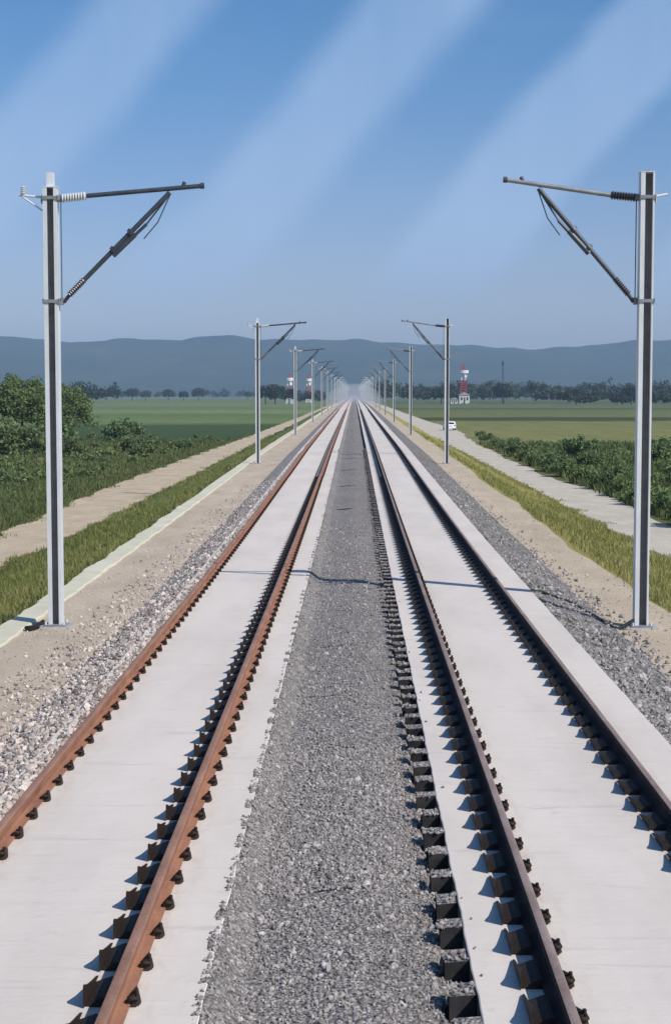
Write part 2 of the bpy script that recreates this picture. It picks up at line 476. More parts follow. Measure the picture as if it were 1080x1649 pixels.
# ------------------------------------------------------------------ rails
RB = .014
prof = [(-.075, 0), (-.075, .012), (-.025, .028), (-.009, .045), (-.009, .118), (-.034, .132), (-.036, .160), (-.028, .170), (-.012, .173),
        (.012, .173), (.028, .170), (.036, .160), (.034, .132), (.009, .118), (.009, .045), (.025, .028), (.075, .012), (.075, 0)]
labels = ['orange rusted rail laid against the pale loose ballast', 'rusted brown rail between white slab strips, nearest the left edge of the grey gravel',
          'dark brown rail with toothed shadow nearest the right edge of the grey gravel', 'dark brown rail with toothed shadow beside the right shoulder']


def hull(b, pts):
    vs = [b.bm.verts.new(p) for p in pts]
    bmesh.ops.convex_hull(b.bm, input=vs)


def fastener_bm(shadow_fin=True, lump=True, n=8):
    b = MB()
    b.box((-.03, .0, .008), (.29, .13, .016), bevel=.005)            # base plate
    # outer side: small rounded shoulder with a low tail
    k = 1.0 if lump else .5
    P = []
    for y, x0, x1, h in ((-.06, .072, .118, .05), (-.04, .070, .136, .078), (.0, .070, .136, .084), (.04, .070, .120, .06), (.12, .070, .108, .045), (.22, .070, .085, .03)):
        P += [(x0, y, .012), (x1, y, .012), (x1-.010, y, h*.72*k), (x0+(x1-x0)*.55, y, h*k), (x0, y, h*.8*k)]
    hull(b, P)
    if lump:
        b.tube((.110, -.025, .07), (.110, -.025, .102), .015, .014, n=6)
        b.path([(.050, -.08, .045), (.085, -.10, .072), (.125, -.065, .06), (.110, -.025, .082)], .011, n=6)
    if shadow_fin:
        # sheltered side: upright plate added to cast the toothed shadow, high at the near end and tailing off
        b.prism([(-.085, .010), (.44, .010), (.40, .024), (.22, .062), (.06, .100), (-.06, .145), (-.085, .136)], 'x', -.214, -.202)
        hull(b, [(x, y, z) for y in (-.06, .30) for x, z in ((-.072, .010), (-.072, .060), (-.10, .060), (-.202, .022), (-.202, .010))])  # added dark filler standing in for shade beside the rail
    return b


protos_f = {}
for ri, x in enumerate(X_RAIL):
    mat = M['rust'] if ri < 2 else M['rust_shaded']
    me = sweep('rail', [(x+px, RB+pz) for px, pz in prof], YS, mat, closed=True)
    me.materials.append(M['rust_lit_head'] if ri > 1 else M['rust_top'])
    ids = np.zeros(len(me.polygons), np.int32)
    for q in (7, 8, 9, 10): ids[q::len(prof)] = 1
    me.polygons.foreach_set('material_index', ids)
    r = link('rail', me)
    tag(r, labels[ri], 'rail', 'railway rails')
    ph = PH if ri < 2 else PH-.28
    k0 = -3
    for k in range(k0, k0+100):
        y = ph+PITCH*k
        var = (ri > 0, ri < 3)
        if var not in protos_f:
            f = protos_f[var] = fastener_bm(*var).build('rail_fastener', M['clip'], None)
        else:
            f = protos_f[var].copy(); COL.objects.link(f)
        f.parent = r
        f.location = (x, y, float(rise(y)))
    # the far ones together
    b = MB()
    if ri > 0: hull(b, [(-.214, -.085, 0), (-.202, -.085, 0), (-.202, -.06, .145), (-.214, -.06, .145), (-.214, .44, 0), (-.202, .44, 0)])  # far copies of the added shadow-casting plate
    if ri < 3: hull(b, [(.072, -.07, 0), (.14, -.07, 0), (.14, -.06, .08), (.09, -.05, .09), (.072, -.05, .06), (.072, .22, 0), (.09, .20, .03)])
    bmesh.ops.triangulate(b.bm, faces=b.bm.faces)
    tmp = b.build('rail_fastener', M['clip'])
    sv = np.array([v.co for v in tmp.data.vertices]); sf = np.array([list(p.vertices) for p in tmp.data.polygons])
    yy = ph+PITCH*np.arange(k0+100, k0+480)
    VV = sv[None]+np.stack([np.full_like(yy, x), yy, rise(yy)], -1)[:, None]
    FF = sf[None]+(np.arange(len(yy))*len(sv))[:, None, None]
    tmp.data = mesh_np('rail_fastener', VV.reshape(-1, 3), FF.reshape(-1, 3), M['clip'])
    tmp.parent = r; tmp['kind'] = 'stuff'


# ------------------------------------------------------------------ loose stones
def ico():
    b = bmesh.new(); bmesh.ops.create_icosphere(b, subdivisions=1, radius=1)
    v = np.array([q.co for q in b.verts]); f = np.array([[q.index for q in p.verts] for p in b.faces]); b.free()
    return v, f
IV, IF = ico()


def stones(name, P, size, mat):
    n = len(P)
    A = rng.normal(size=(n, 3, 3)); Q, _ = np.linalg.qr(A)
    sc = np.stack([rng.uniform(.7, 1.2, n), rng.uniform(.6, 1.0, n), rng.uniform(.4, .8, n)], -1)*size[:, None]
    jv = IV[None]*rng.uniform(.72, 1.2, (n, len(IV), 1))
    V = np.einsum('nij,nvj->nvi', Q, jv*sc[:, None, :])+P[:, None, :]
    F = IF[None]+(np.arange(n)*len(IV))[:, None, None]
    return tag(link(name, mesh_np(name, V.reshape(-1, 3), F.reshape(-1, 3), mat)), kind='stuff')


def scatter_y(n, a, b):           # denser close to the camera
    u = rng.random(n); return 1/(1/a+(1/b-1/a)*u)


n = 30000
y = np.concatenate([rng.uniform(8, 17, n//2), scatter_y(n-n//2, 12, 48)]); x = rng.uniform(-.90, .86, n)
keep = (x < .68) | (rng.random(n) < .45)
x, y = x[keep], y[keep]; n = len(x)
P = np.stack([x, y, centre_z(x, y)+rise(y)+.004], -1)
stones('gravel', P, np.clip(rng.lognormal(math.log(.0112), .42, n), .006, .04)*(1+.012*y), M['stone'])
# spill over the slab edges
n = 420
y = scatter_y(n, 8, 40); k = rng.random(n) < .93
x = np.where(k, -.86+np.abs(rng.normal(0, .018, n))*-1, .90+np.abs(rng.normal(0, .02, n)))
bay = .5+.5*np.cos(2*PI*(y-PH)/PITCH+1)
keep = rng.random(n) < .15+.85*bay
P = np.stack([x, y, rise(y)+.008], -1)[keep]
stones('gravel', P, rng.uniform(.010, .024, keep.sum()), M['stone'])
stones('gravel', END_STONES[0], END_STONES[1], M['stone'])
n = 15000
y = scatter_y(n, 11, 70); x = -3.02-np.abs(rng.beta(1.0, 1.9, n))*2.1
z = np.interp(-(x+3.02)/1.18, [0, .12, .45, 1, 2], [.02, 0, -.16, BASE+.02, BASE+.01])
P = np.stack([x, y, z+rise(y)+.008], -1)
stones('gravel', P, np.clip(rng.lognormal(math.log(.023), .5, n), .008, .08), M['pale_stone'])
n = 7000
y = scatter_y(n, 15, 80); x = 3.54+rng.beta(1.1, 1.6, n)*1.75
z = np.interp((x-3.46)/1.39, [0, .2, 1, 2], [-.14, -.19, BASE+.02, BASE+.01])
P = np.stack([x, y, z+rise(y)+.008], -1)
stones('gravel', P, np.clip(rng.lognormal(math.log(.026), .5, n), .012, .08), M['stone'])

n = 2600
y = scatter_y(n, 18, 90); x = np.where(rng.random(n) < .5, -rng.uniform(4.3, 5.85, n), rng.uniform(4.6, 6.3, n))
stones('gravel', np.stack([x, y, BASE+rise(y)+.004], -1), np.clip(rng.lognormal(math.log(.014), .5, n), .006, .05), M['pale_stone'])

# ------------------------------------------------------------------ road on the right, dirt track on the left
def ribbon(name, pts, mat, lift):
    pts = np.array(pts, float); ys = np.array(sorted(set(list(np.arange(pts[0, 0], 330, 1.5)) + list(np.arange(340, pts[-1, 0], 60)))))
    l = np.interp(ys, pts[:, 0], pts[:, 1]); r = np.interp(ys, pts[:, 0], pts[:, 2])
    l = l+wob(.18, .35, 1)(ys); r = r+wob(.32, .17, 2)(ys)
    m = len(ys); V = np.zeros((m, 2, 3)); V[:, 0, 0] = l; V[:, 1, 0] = r; V[:, :, 1] = ys[:, None]; V[:, :, 2] = LOW+lift
    I = np.arange(m-1)*2
    return tag(link(name, mesh_np(name, V.reshape(-1, 3), np.stack([I, I+1, I+3, I+2], -1), mat)), kind='structure')

ribbon('road', [(-20, 11.2, 14.6), (60, 11.3, 14.5), (75, 11.3, 14.7), (98, 11.0, 15.2), (118, 10.9, 14.2), (200, 11.2, 15.2), (260, 11.4, 17.6), (320, 11.6, 17), (420, 11.6, 16.5), (1400, 12, 15.6)], M['road'], .012)
ribbon('path', [(-20, -16.8, -12.6), (55, -15.3, -12.1), (62, -15.2, -11.75), (105, -16.2, -11.7), (228, -15.1, -12.1), (420, -14.4, -12.4), (1100, -14.2, -12.6)], M['path'], .012)


# ------------------------------------------------------------------ grass
def blades(name, x, y, z, h, w, mat, nb=4):
    n = len(x)
    V = []; 
    N = n*nb
    px = np.repeat(x, nb)+rng.normal(0, .07, N); py = np.repeat(y, nb)+rng.normal(0, .07, N); pz = np.repeat(z, nb)-.03
    hh = np.repeat(h, nb)*rng.uniform(.55, 1.15, N); a = rng.random(N)*2*PI; lean = rng.uniform(.1, .6, N)*hh; b = rng.random(N)*2*PI
    ww = np.repeat(w, nb)*rng.uniform(.7, 1.2, N)
    dx, dy = np.cos(a)*ww, np.sin(a)*ww; lx, ly = np.cos(b)*lean, np.sin(b)*lean
    v0 = np.stack([px-dx, py-dy, pz], -1); v1 = np.stack([px+dx, py+dy, pz], -1)
    v2 = np.stack([px+dx*.6+lx*.4, py+dy*.6+ly*.4, pz+hh*.6], -1); v3 = np.stack([px-dx*.6+lx*.4, py-dy*.6+ly*.4, pz+hh*.6], -1)
    v4 = np.stack([px+lx, py+ly, pz+hh], -1)
    V = np.stack([v0, v1, v2, v3, v4], 1).reshape(-1, 3)
    i = np.arange(N)*5
    F = np.concatenate([np.stack([i, i+1, i+2], -1), np.stack([i, i+2, i+3], -1), np.stack([i+3, i+2, i+4], -1)])
    return tag(link(name, mesh_np(name, V, F, mat)), kind='stuff')


n = 22000
y = scatter_y(n, 24, 150); x = -6.5-rng.random(n)*5.3
z = np.interp(-x, [6.42, 7.4, 9.2, 11.6], [BASE-.03, BASE-.42, BASE-1.15, LOW])+rise(y)*np.interp(-x, [6.4, 11.6], [1, 0])
blades('grass', x, y, z, rng.uniform(.08, .30, n), .008+y*.00022, M['bladeL'])
n = 22000
y = scatter_y(n, 26, 160); x = 6.35+rng.random(n)*4.9
keep = (x > 6.7+.4*np.sin(y*.31)) | (rng.random(n) < .25)
x, y = x[keep], y[keep]; n = len(x)
z = np.interp(x, [6.25, 7.3, 9.0, 11.4], [BASE-.01, BASE-.40, BASE-1.15, LOW])+rise(y)*np.interp(x, [6.25, 11.4], [1, 0])
blades('grass', x, y, z, rng.uniform(.08, .28, n), .008+y*.00022, M['bladeR'])
n = 34000
y = scatter_y(n, 52, 210); x = -15.9-rng.random(n)**1.2*(8+y*.2)
blades('grass', x, y, np.full(n, LOW), rng.uniform(.15, .6, n)*np.where(y < 100, 1.1, .8), .010+y*.0003, M['bladeF'])
n = 14000
y = scatter_y(n, 60, 190); x = 15.0+rng.random(n)*(4+y*.17)
blades('grass', x, y, np.full(n, LOW), rng.uniform(.3, .8, n), .014+y*.0004, M['bladeF'])


n = 9000
y = scatter_y(n, 50, 230); e = np.interp(y, [55, 62, 105, 228], [-15.5, -15.4, -16.4, -15.3]); x = e+np.abs(rng.normal(0, .4, n))*np.sin(y*.7)*rng.choice([1, .4], n)-.1+rng.normal(0, .18, n)
blades('grass', x, y, np.full(n, LOW), rng.uniform(.06, .28, n), .010+y*.0002, M['bladeF'])
n = 7000
y = scatter_y(n, 50, 230); e = np.interp(y, [55, 62, 105, 228], [-12.0, -11.6, -11.5, -12.0]); x = e-np.abs(rng.normal(0, .3, n))*(np.sin(y*.9+1)*.6+.2)+.1+rng.normal(0, .15, n)
blades('grass', x, y, np.full(n, LOW), rng.uniform(.05, .22, n), .010+y*.0002, M['bladeL'])
n = 8000
y = scatter_y(n, 30, 170); x = 6.6+rng.random(n)*4.6; keep = np.sin(y*.23+x)+np.sin(y*.61-x*1.3)+rng.normal(0, .5, n) > .3
x, y = x[keep], y[keep]; n = len(x)
z = np.interp(x, [6.25, 7.3, 9.0, 11.4], [BASE-.01, BASE-.40, BASE-1.15, LOW])+rise(y)*np.interp(x, [6.25, 11.4], [1, 0])
blades('grass', x, y, z, rng.uniform(.08, .30, n), .008+y*.00022, M['bladeL'])
n = 5000
y = scatter_y(n, 55, 220); x = np.interp(y, [60, 75, 98, 118, 200], [11.3, 11.3, 11.0, 10.9, 11.2])+np.abs(rng.normal(0, .4, n))*(np.sin(y*.8)*.6+.3)-.1
blades('grass', x, y, np.full(n, LOW), rng.uniform(.05, .2, n), .010+y*.0002, M['bladeR'])

# ------------------------------------------------------------------ trees and bushes
def foliage(nclump, per, R, clump_r, leaf, low=-.3, seed=0, up=.0):
    g = np.random.default_rng(seed)
    d = g.normal(size=(nclump, 3)); d /= np.linalg.norm(d, axis=1)[:, None]
    d[:, 2] = np.where(d[:, 2] < low, -d[:, 2]*.4, d[:, 2])
    rad = g.uniform(.35, 1.0, nclump)**.6
    c = d*rad[:, None]*np.array(R)[None]*g.uniform(.8, 1.15, (nclump, 1))
    q = g.normal(size=(nclump, per, 3)); q /= np.linalg.norm(q, axis=2)[..., None]
    cr = clump_r*g.uniform(.6, 1.35, nclump)
    p = (c[:, None]+q*(g.random((nclump, per, 1))**.45)*cr[:, None, None]).reshape(-1, 3)
    n = len(p)
    a = g.normal(size=(n, 3)); a /= np.linalg.norm(a, axis=1)[:, None]
    b = np.cross(a, g.normal(size=(n, 3))); b /= np.linalg.norm(b, axis=1)[:, None]
    s = leaf*g.uniform(.6, 1.4, (n, 1))
    V = np.stack([p-a*s, p+b*s*.55, p+a*s, p-b*s*.55], 1).reshape(-1, 3)
    F = np.arange(n*4).reshape(-1, 4)
    return V, F, c


def make_tree(name, h, R, cz, mat, nclump, per, cr, leaf, seed, label, cat, loc, group=None, trunk_r=.22, limbs=7):
    root = empty(name, loc); tag(root, label, cat, group)
    V, F, c = foliage(nclump, per, R, cr, leaf, seed=seed)
    V = V+np.array([0, 0, cz])
    g = random.Random(seed)
    b = MB()
    top = Vector((g.uniform(-.3, .3), g.uniform(-.3, .3), cz))
    mid = Vector((top.x*.4+g.uniform(-.1, .1), top.y*.4, cz*.5))
    b.tube((0, 0, -.1), mid, trunk_r, trunk_r*.75, 9); b.tube(mid, top, trunk_r*.75, trunk_r*.35, 8)
    for i in range(min(limbs, len(c))):
        e = Vector(c[i*3 % len(c)])*.9+Vector((0, 0, cz)); s = mid.lerp(top, g.uniform(.1, .9))
        b.tube(s, e, trunk_r*.36, trunk_r*.1, 6)
    b.build('trunk', M['bark'], root)
    link('crown', mesh_np('crown', V, F, mat), root)
    return root


def place_tree(src, label, loc, s=1.0, rz=0.0, sz=None):
    o = copy_tree(src); o['label'] = label; o.location = loc; o.rotation_euler.z = rz; o.scale = (s, s, sz or s)
    return o

GT = 'trees at the left of the dirt track'
t1 = make_tree('tree', 8.6, (4.4, 4.0, 4.1), 4.1, M['leaf'], 110, 190, 1.15, .17, 11, 'broad full-grown tree at the left edge of the photo, in front of the hills', 'tree', (-39.5, 185, LOW), GT)
t2 = make_tree('tree', 7.4, (3.3, 3.1, 3.6), 3.5, M['leaf_pale'], 85, 150, .95, .16, 12, 'paler loose tree just behind the nearest left mast', 'tree', (-37.8, 205, LOW), GT, .17)
ordl = ['second', 'third', 'fourth', 'fifth', 'sixth', 'seventh', 'eighth', 'ninth', 'tenth', 'eleventh', 'twelfth', 'thirteenth', 'fourteenth', 'fifteenth', 'sixteenth', 'seventeenth', 'eighteenth', 'nineteenth', 'twentieth',
        'twenty-first', 'twenty-second', 'twenty-third', 'twenty-fourth', 'twenty-fifth', 'twenty-sixth', 'twenty-seventh', 'twenty-eighth', 'twenty-ninth', 'thirtieth']
place_tree(t1, 'rounded tree hard against the left photo edge, below the broad tree', (-45.5, 180, LOW), .78, 1.1)
place_tree(t1, 'tall tree behind the broad one at the left photo edge', (-50, 230, LOW), 1.0, 2.4)
place_tree(t2, 'slim tree seen between the broad tree and the nearest left mast', (-43.0, 215, LOW), .95, .6)

GB = 'shrubs in the rough grass left of the dirt track'
bsh = make_tree('shrub', 1.6, (1.5, 1.4, .85), .75, M['leaf_dark'], 34, 60, .42, .13, 21, 'wide dark shrub in rough grass at the left photo edge', 'shrub', (-36.0, 160, LOW), GB, .06, 5)
shr = [(-34, 156, 2.0, 'dark shrub clump directly left of the nearest left mast'), (-40, 166, 2.8, 'tall dark shrub under the trees at the left photo edge'),
       (-31.5, 162, 1.9, 'dark shrub half hidden behind the nearest left mast'), (-30, 205, 1.7, 'rounded dark shrub standing alone in front of the green field'),
       (-33, 215, 1.3, 'low shrub touching the lone rounded shrub on its left'), (-23.5, 165, 1.0, 'small shrub in pale grass left of the dirt track bend'),
       (-20.2, 150, .85, 'little shrub closest to the dirt track bend'), (-27.5, 150, 1.15, 'low dark shrub midway between mast and dirt track'),
       (-18.6, 172, .7, 'tiny shrub on the verge of the dirt track'), (-25.2, 178, .9, 'shrub behind the small one in pale grass')]
for x, y, s, lb in shr: place_tree(bsh, lb, (x, y, LOW), s, random.random()*6)

GR = 'bushes along the pale gravel road'
rb1 = make_tree('bush', 1.6, (1.3, 1.3, .8), .7, M['leaf_dark'], 34, 60, .40, .12, 31, 'first dark bush from the camera on the verge of the pale gravel road', 'bush', (15.7, 71, LOW), GR, .05, 5)
rb2 = make_tree('bush', 1.6, (1.4, 1.2, .75), .65, M['leaf'], 34, 60, .42, .12, 32, 'leafy green bush at the right photo edge behind the nearest right mast', 'bush', (18.2, 80, LOW), GR, .05, 5)
verge = [(16.2, 78, 1.0), (15.9, 85, .95), (16.4, 92, 1.1), (16.5, 99, 1.1), (15.9, 106, .95), (15.4, 114, 1.0), (15.7, 122, 1.1), (15.6, 131, 1.0), (16.0, 141, 1.0), (16.1, 152, 1.1), (16.2, 164, .9), (16.5, 178, .9), (16.8, 195, .9), (17.6, 216, .8)]
for i, (x, y, s) in enumerate(verge):
    place_tree(rb2 if i % 3 else rb1, '%s bush from the camera in the line along the gravel road verge' % ordl[i], (x, y, LOW), s*.85, random.random()*6)
back = [(21.5, 148, 1.6, 'tall dark bush rising above the others in front of the olive field'), (19.5, 128, 1.2, 'green bush between road verge and the tall dark bush'), (23.5, 112, 1.15, 'green bush just left of the nearest right mast, in the rough ground'),
        (26.0, 134, 1.4, 'dark bush at the field edge left of the nearest right mast'), (21.0, 100, 1.0, 'low leafy bush in the middle of the rough ground'), (18.9, 110, 1.0, 'low bush one step in from the road verge'),
        (30.0, 150, 1.5, 'dark bush at the field edge behind the nearest right mast'), (27.5, 118, 1.2, 'leafy bush at the right photo edge beyond the mast'), (23.2, 92, 1.1, 'large leafy bush low at the right photo edge'),
        (24.6, 160, 1.1, 'small bush on the olive field edge right of the tall dark bush'), (19.8, 165, 1.0, 'small bush on the olive field edge left of the tall dark bush'), (18.6, 180, .9, 'far small bush where verge and olive field meet'),
        (33, 160, 1.3, 'bush at the field edge close to the right photo edge'), (20.4, 87, .9, 'pale leafy bush behind the road verge at right')]
for i, (x, y, s, lb) in enumerate(back): place_tree(rb1 if i in (0, 3, 6, 9) else rb2, lb, (x, y, LOW), s*.82, random.random()*6)

# distant trees that still read one by one
GF = 'distant field trees'
ft = make_tree('tree', 13, (6, 6, 5.5), 6.6, M['leaf_far'], 55, 45, 2.3, .7, 41, 'far dark tree right of the second left mast, by the striped towers', 'tree', (-47, 930, LOW), GF, .4)
for x, y, s, lb in [(-54, 950, .95, 'far dark tree touching the one by the striped towers, on its left'), (-40, 960, .8, 'far low tree between the two striped towers at left'),
                    (-214, 1500, 1.0, 'leftmost dark tree of the short far row on the green fields'), (-198, 1480, .8, 'low second tree of the short far row on the green fields'), (-180, 1510, .9, 'middle tree of the short far row on the green fields'),
                    (-163, 1490, .75, 'low tree right of the middle in the short far row'), (-150, 1500, 1.0, 'rightmost dark tree of the short far row on the green fields'),
                    (-130, 1900, .8, 'faint tree beyond the green fields, left of the second left mast'), (-95, 2000, .8, 'faint far tree nearest the second left mast'),
                    (92, 960, 1.05, 'tall dark tree at the foot of the thin lattice mast'), (52, 930, .9, 'dark tree left of the red and white tower'), (128, 900, .75, 'dark rounded tree in front of the far wood right of the lattice mast'),
                    (165, 930, .95, 'dark tree in front of the far wood left of the nearest right mast'), (205, 940, 1.15, 'tall dark tree at the right photo edge of the far wood')]:
    place_tree(ft, lb, (x, y, LOW), s, random.random()*6)


def treeline(name, x0, x1, y0, y1, n, h0, h1, mat, seed):
    g = np.random.default_rng(seed); VV = []; FF = []; o = 0
    for i in range(n):
        h = g.uniform(h0, h1); R = h*g.uniform(.38, .6)
        V, F, _ = foliage(16, 22, (R, R, h*.45), h*.2, .9, seed=seed*1000+i)
        V = V+np.array([g.uniform(x0, x1), g.uniform(y0, y1), LOW+h*.5]); VV.append(V); FF.append(F+o); o += len(V)
    return tag(link(name, mesh_np(name, np.concatenate(VV), np.concatenate(FF), mat)), kind='stuff')

treeline('woods', 18, 420, 1020, 1250, 190, 8, 17, M['leaf_far'], 3)
treeline('woods', 110, 330, 800, 900, 60, 5, 10, M['leaf_far'], 9)
treeline('woods', 60, 380, 1300, 1900, 90, 9, 16, M['leaf_far'], 4)
treeline('woods', -700, -60, 2100, 2700, 110, 8, 14, M['leaf_far'], 5)
treeline('woods', -60, -22, 1000, 1500, 22, 5, 9, M['leaf_far'], 6)
treeline('woods', -290, -165, 950, 1150, 55, 8, 15, M['leaf_far'], 8)

# low scrub between the bushes
def scrub(name, x, y, s, mat, seed):
    VV = []; FF = []; o = 0
    for i in range(len(x)):
        V, F, _ = foliage(7, 16, (.6*s[i], .6*s[i], .32*s[i]), .26*s[i], .10+.0004*y[i], seed=seed*900+i)
        VV.append(V+np.array([x[i], y[i], LOW+.25*s[i]])); FF.append(F+o); o += len(V)
    return tag(link(name, mesh_np(name, np.concatenate(VV), np.concatenate(FF), mat)), kind='stuff')
n = 170; y = scatter_y(n, 68, 180); x = 15.6+rng.random(n)*(3+y*.10)
scrub('undergrowth', x, y, rng.uniform(.6, 1.5, n), M['leaf'], 1)
n = 160; y = scatter_y(n, 90, 230); x = -19-rng.random(n)*(6+y*.09)
scrub('undergrowth', x, y, rng.uniform(.5, 1.4, n), M['leaf'], 2)

# ------------------------------------------------------------------ catenary masts
def hbeam(b, w, d, t, h, z0=0.0, fl=(.078, .05), back=True):
    """two steel channels, flanges towards each other across a dark slot, joined by a back plate"""
    z = z0+h/2
    for q in (-1, 1):
        b.box((q*(w/2-t/2), 0, z), (t, d, h))
        f = fl[0] if q < 0 else fl[1]
        b.box((q*(w/2-t-f/2), -d/2+t/2, z), (f, t, h))
        b.box((q*(w/2-t-f/2), d/2-t/2, z), (f, t, h))
    if back: b.box((0, d/2-t-.008, z), (w-2*t, .012, h-.02))


def ribbed(b, a, e, r, n=7, core=.62):
    n = int(n*1.6)
    a, e = Vector(a), Vector(e)
    b.tube(a, e, r*core, n=8)
    for i in range(n):
        p = a.lerp(e, (i+.5)/n); q = (e-a).normalized()*((e-a).length/n*.28)
        b.tube(p-q, p+q, r, r*.7, 10)


HP0 = 8.28
def make_mast(s):
    """s = +1: stands left and reaches to the right; -1 the mirror image"""
    root = empty('catenary_mast', (0, 0, 0))
    HP = 8.03 if s > 0 else HP0
    b = MB(); hbeam(b, .25, .24, .02, HP, fl=(.056, .036) if s > 0 else (.060, .012), back=False); b.build('post', M['steel'], root)
    MB().box((0, .03, HP/2), (.208, .012, HP-.02)).build('web_plate', M['web'], root)
    b = MB(); b.box((0, 0, .035), (.40, .40, .03)); bp = b.build('base_plate', M['band'], root)
    for sx in (-1, 1):
        for sy in (-1, 1):
            MB().tube((sx*.165, sy*.165, .05), (sx*.165, sy*.165, .10), .02, n=6).build('anchor_bolt', M['steel'], bp)
    MB().box((0, 0, -.14), (.66, .66, .32), bevel=.03).build('foundation', M['found'], root)
    if s > 0:
        b = MB(); b.box((0, 0, HP+.14), (.12, .16, .26)); b.box((0, 0, HP+.005), (.27, .25, .02)); b.build('top_bracket', M['steel'], root)
    else:
        b = MB(); b.box((0, 0, HP+.006), (.27, .25, .012)); b.build('cap_plate', M['steel'], root)
    za, zb = 7.84, 5.98
    e = s*2.62 if s > 0 else s*2.42
    za2 = za+(.22 if s > 0 else .32)
    # cantilever tube with its insulator
    x0 = s*.15
    A0, A1 = Vector((x0+s*.5, 0, za+.22*.2)), Vector((e+s*.12, 0, za2))
    tt = MB().tube(A0, A1, .042, n=10).build('cantilever_tube', M['dark_steel'] if s > 0 else M['band'], root, smooth=40)
    b = MB(); ribbed(b, (x0+s*.06, 0, za), A0, .085, 6); b.build('insulator', M['porcelain'] if s > 0 else M['insul'], tt)
    MB().tube(A1-Vector((s*.02, 0, 0)), A1+Vector((s*.05, 0, .005)), .055, n=10).build('end_clamp', M['dark_steel'], tt)
    k = A0.lerp(A1, .84)
    MB().tube(k+Vector((0, 0, .02)), k+Vector((s*.03, 0, .10)), .035, n=8).build('wire_saddle', M['dark_steel'], tt)
    # diagonal strut
    top = A0.lerp(A1, .735 if s > 0 else .70)-Vector((0, 0, .05))
    foot = Vector((x0+s*.05, 0, zb))
    dirv = (top-foot)
    D0, D1 = foot+dirv*.20, top
    dt = MB().tube(D0, D1-dirv*.01, .044, n=10).build('diagonal_strut', M['dark_steel'], root, smooth=40)
    b = MB(); ribbed(b, foot+dirv*.06, D0, .068, 6); b.tube(foot+Vector((s*.01, 0, -.02)), foot+dirv*.07, .035, n=8); b.build('insulator', M['insul'], dt)
    # folded steady arm and its drop bracket, tied up along the strut
    nrm = Vector((dirv.z, 0, -dirv.x)).normalized()*(s)
    P0, P1 = foot+dirv*.46+nrm*.07, foot+dirv*.74+nrm*.10
    b = MB(); b.tube(foot+dirv*.44+nrm*.06, foot+dirv*.64+nrm*.08, .055, .05, 8)
    b.tube(P0, P1, .03, n=8)
    b.path([P1, top+Vector((s*-.06, 0, -.10)), ], .016)
    b.build('steady_arm', M['dark_steel'], root)
    for f in (.47, .63):
        p = foot+dirv*f; q = dirv.normalized()*.035
        MB().tube(p-q, p+q, .075, n=8).build('strut_clamp', M['dark_steel'], dt)
    # hanging link wire
    MB().path([top+Vector((-s*.02, .03, -.06)), foot+dirv*.80+nrm*.22, foot+dirv*.66+nrm*.25], .011, 6).build('link_wire', M['dark_steel'], root)
    # clamp bands and hinge brackets
    for z in (za, zb):
        b = MB(); b.box((0, .131, z), (.30, .018, .06)); b.box((0, -.131, z), (.30, .018, .06))
        b.box((s*.141, 0, z), (.018, .28, .09)); b.box((s*.18, 0, z), (.06, .06, .13)); b.box((s*-.141, 0, z), (.018, .28, .09))
        b.build('clamp_band', M['band'], root)
    # earth rod down the post between the brackets
    MB().tube((s*.195, -.06, zb+.05), (s*.195, -.06, za-.05), .010, n=6).build('earth_rod', M['dark_steel'], root)
    # feeder bracket on the back
    b = MB(); L = .42 if s > 0 else .22
    b.tube((-s*.15, 0, za+.02), (-s*(.16+L), 0, za+.06), .022, n=8)
    if s > 0: b.tube((-s*.15, 0, za-.22), (-s*(.12+L), 0, za+.05), .015, n=8)
    b.box((-s*.158, 0, za-.02), (.014, .2, .16))
    fb = b.build('feeder_bracket', M['steel'], root)
    if s > 0:
        b = MB(); ribbed(b, (-s*.5, 0, za+.08), (-s*.5, 0, za+.22), .05, 3); b.build('insulator', M['porcelain'], fb)
    return root


def simple_mast(s):
    HP = 8.03 if s > 0 else HP0
    b = MB(); hbeam(b, .26, .24, .02, HP)
    za, zb = 7.84, 5.98
    b.tube((s*.17, 0, za), (s*2.6, 0, za+.22), .045, n=6); b.tube((s*.17, 0, zb), (s*2.05, 0, za+.16), .05, n=6)
    b.tube((s*1.0, .02, 6.85), (s*1.55, .02, 7.35), .06, n=6)
    b.tube((s*.17, 0, za), (s*.65, 0, za+.04), .085, n=6)
    b.box((0, 0, -.1), (.74, .74, .3))
    return b


masts_y = [28.5, 89, 146, 207] + [207+59*i for i in range(1, 21)]
XL, XR = -5.42, 5.37
protos = {}
for s, X, side in ((1, XL, 'left'), (-1, XR, 'right')):
    for i, y in enumerate(masts_y):
        z = BASE+float(rise(y))
        if i < 7:
            if i == 0: o = protos[s] = make_mast(s)
            else: o = copy_tree(protos[s])
        elif i == 7:
            o = protos[s, 'far'] = simple_mast(s).build('catenary_mast', M['steel'])
        else:
            o = protos[s, 'far'].copy(); COL.objects.link(o)
        o.location = (X, y, z)
        where = 'kerbed left shoulder' if s > 0 else 'sandy right shoulder'
        lb = ('nearest tall galvanised catenary mast with arm, on the %s' % where) if i == 0 else '%s catenary mast from the camera in the row on the %s' % (ordl[i-1], where)
        tag(o, lb, 'mast', 'catenary masts in the %s row' % side)

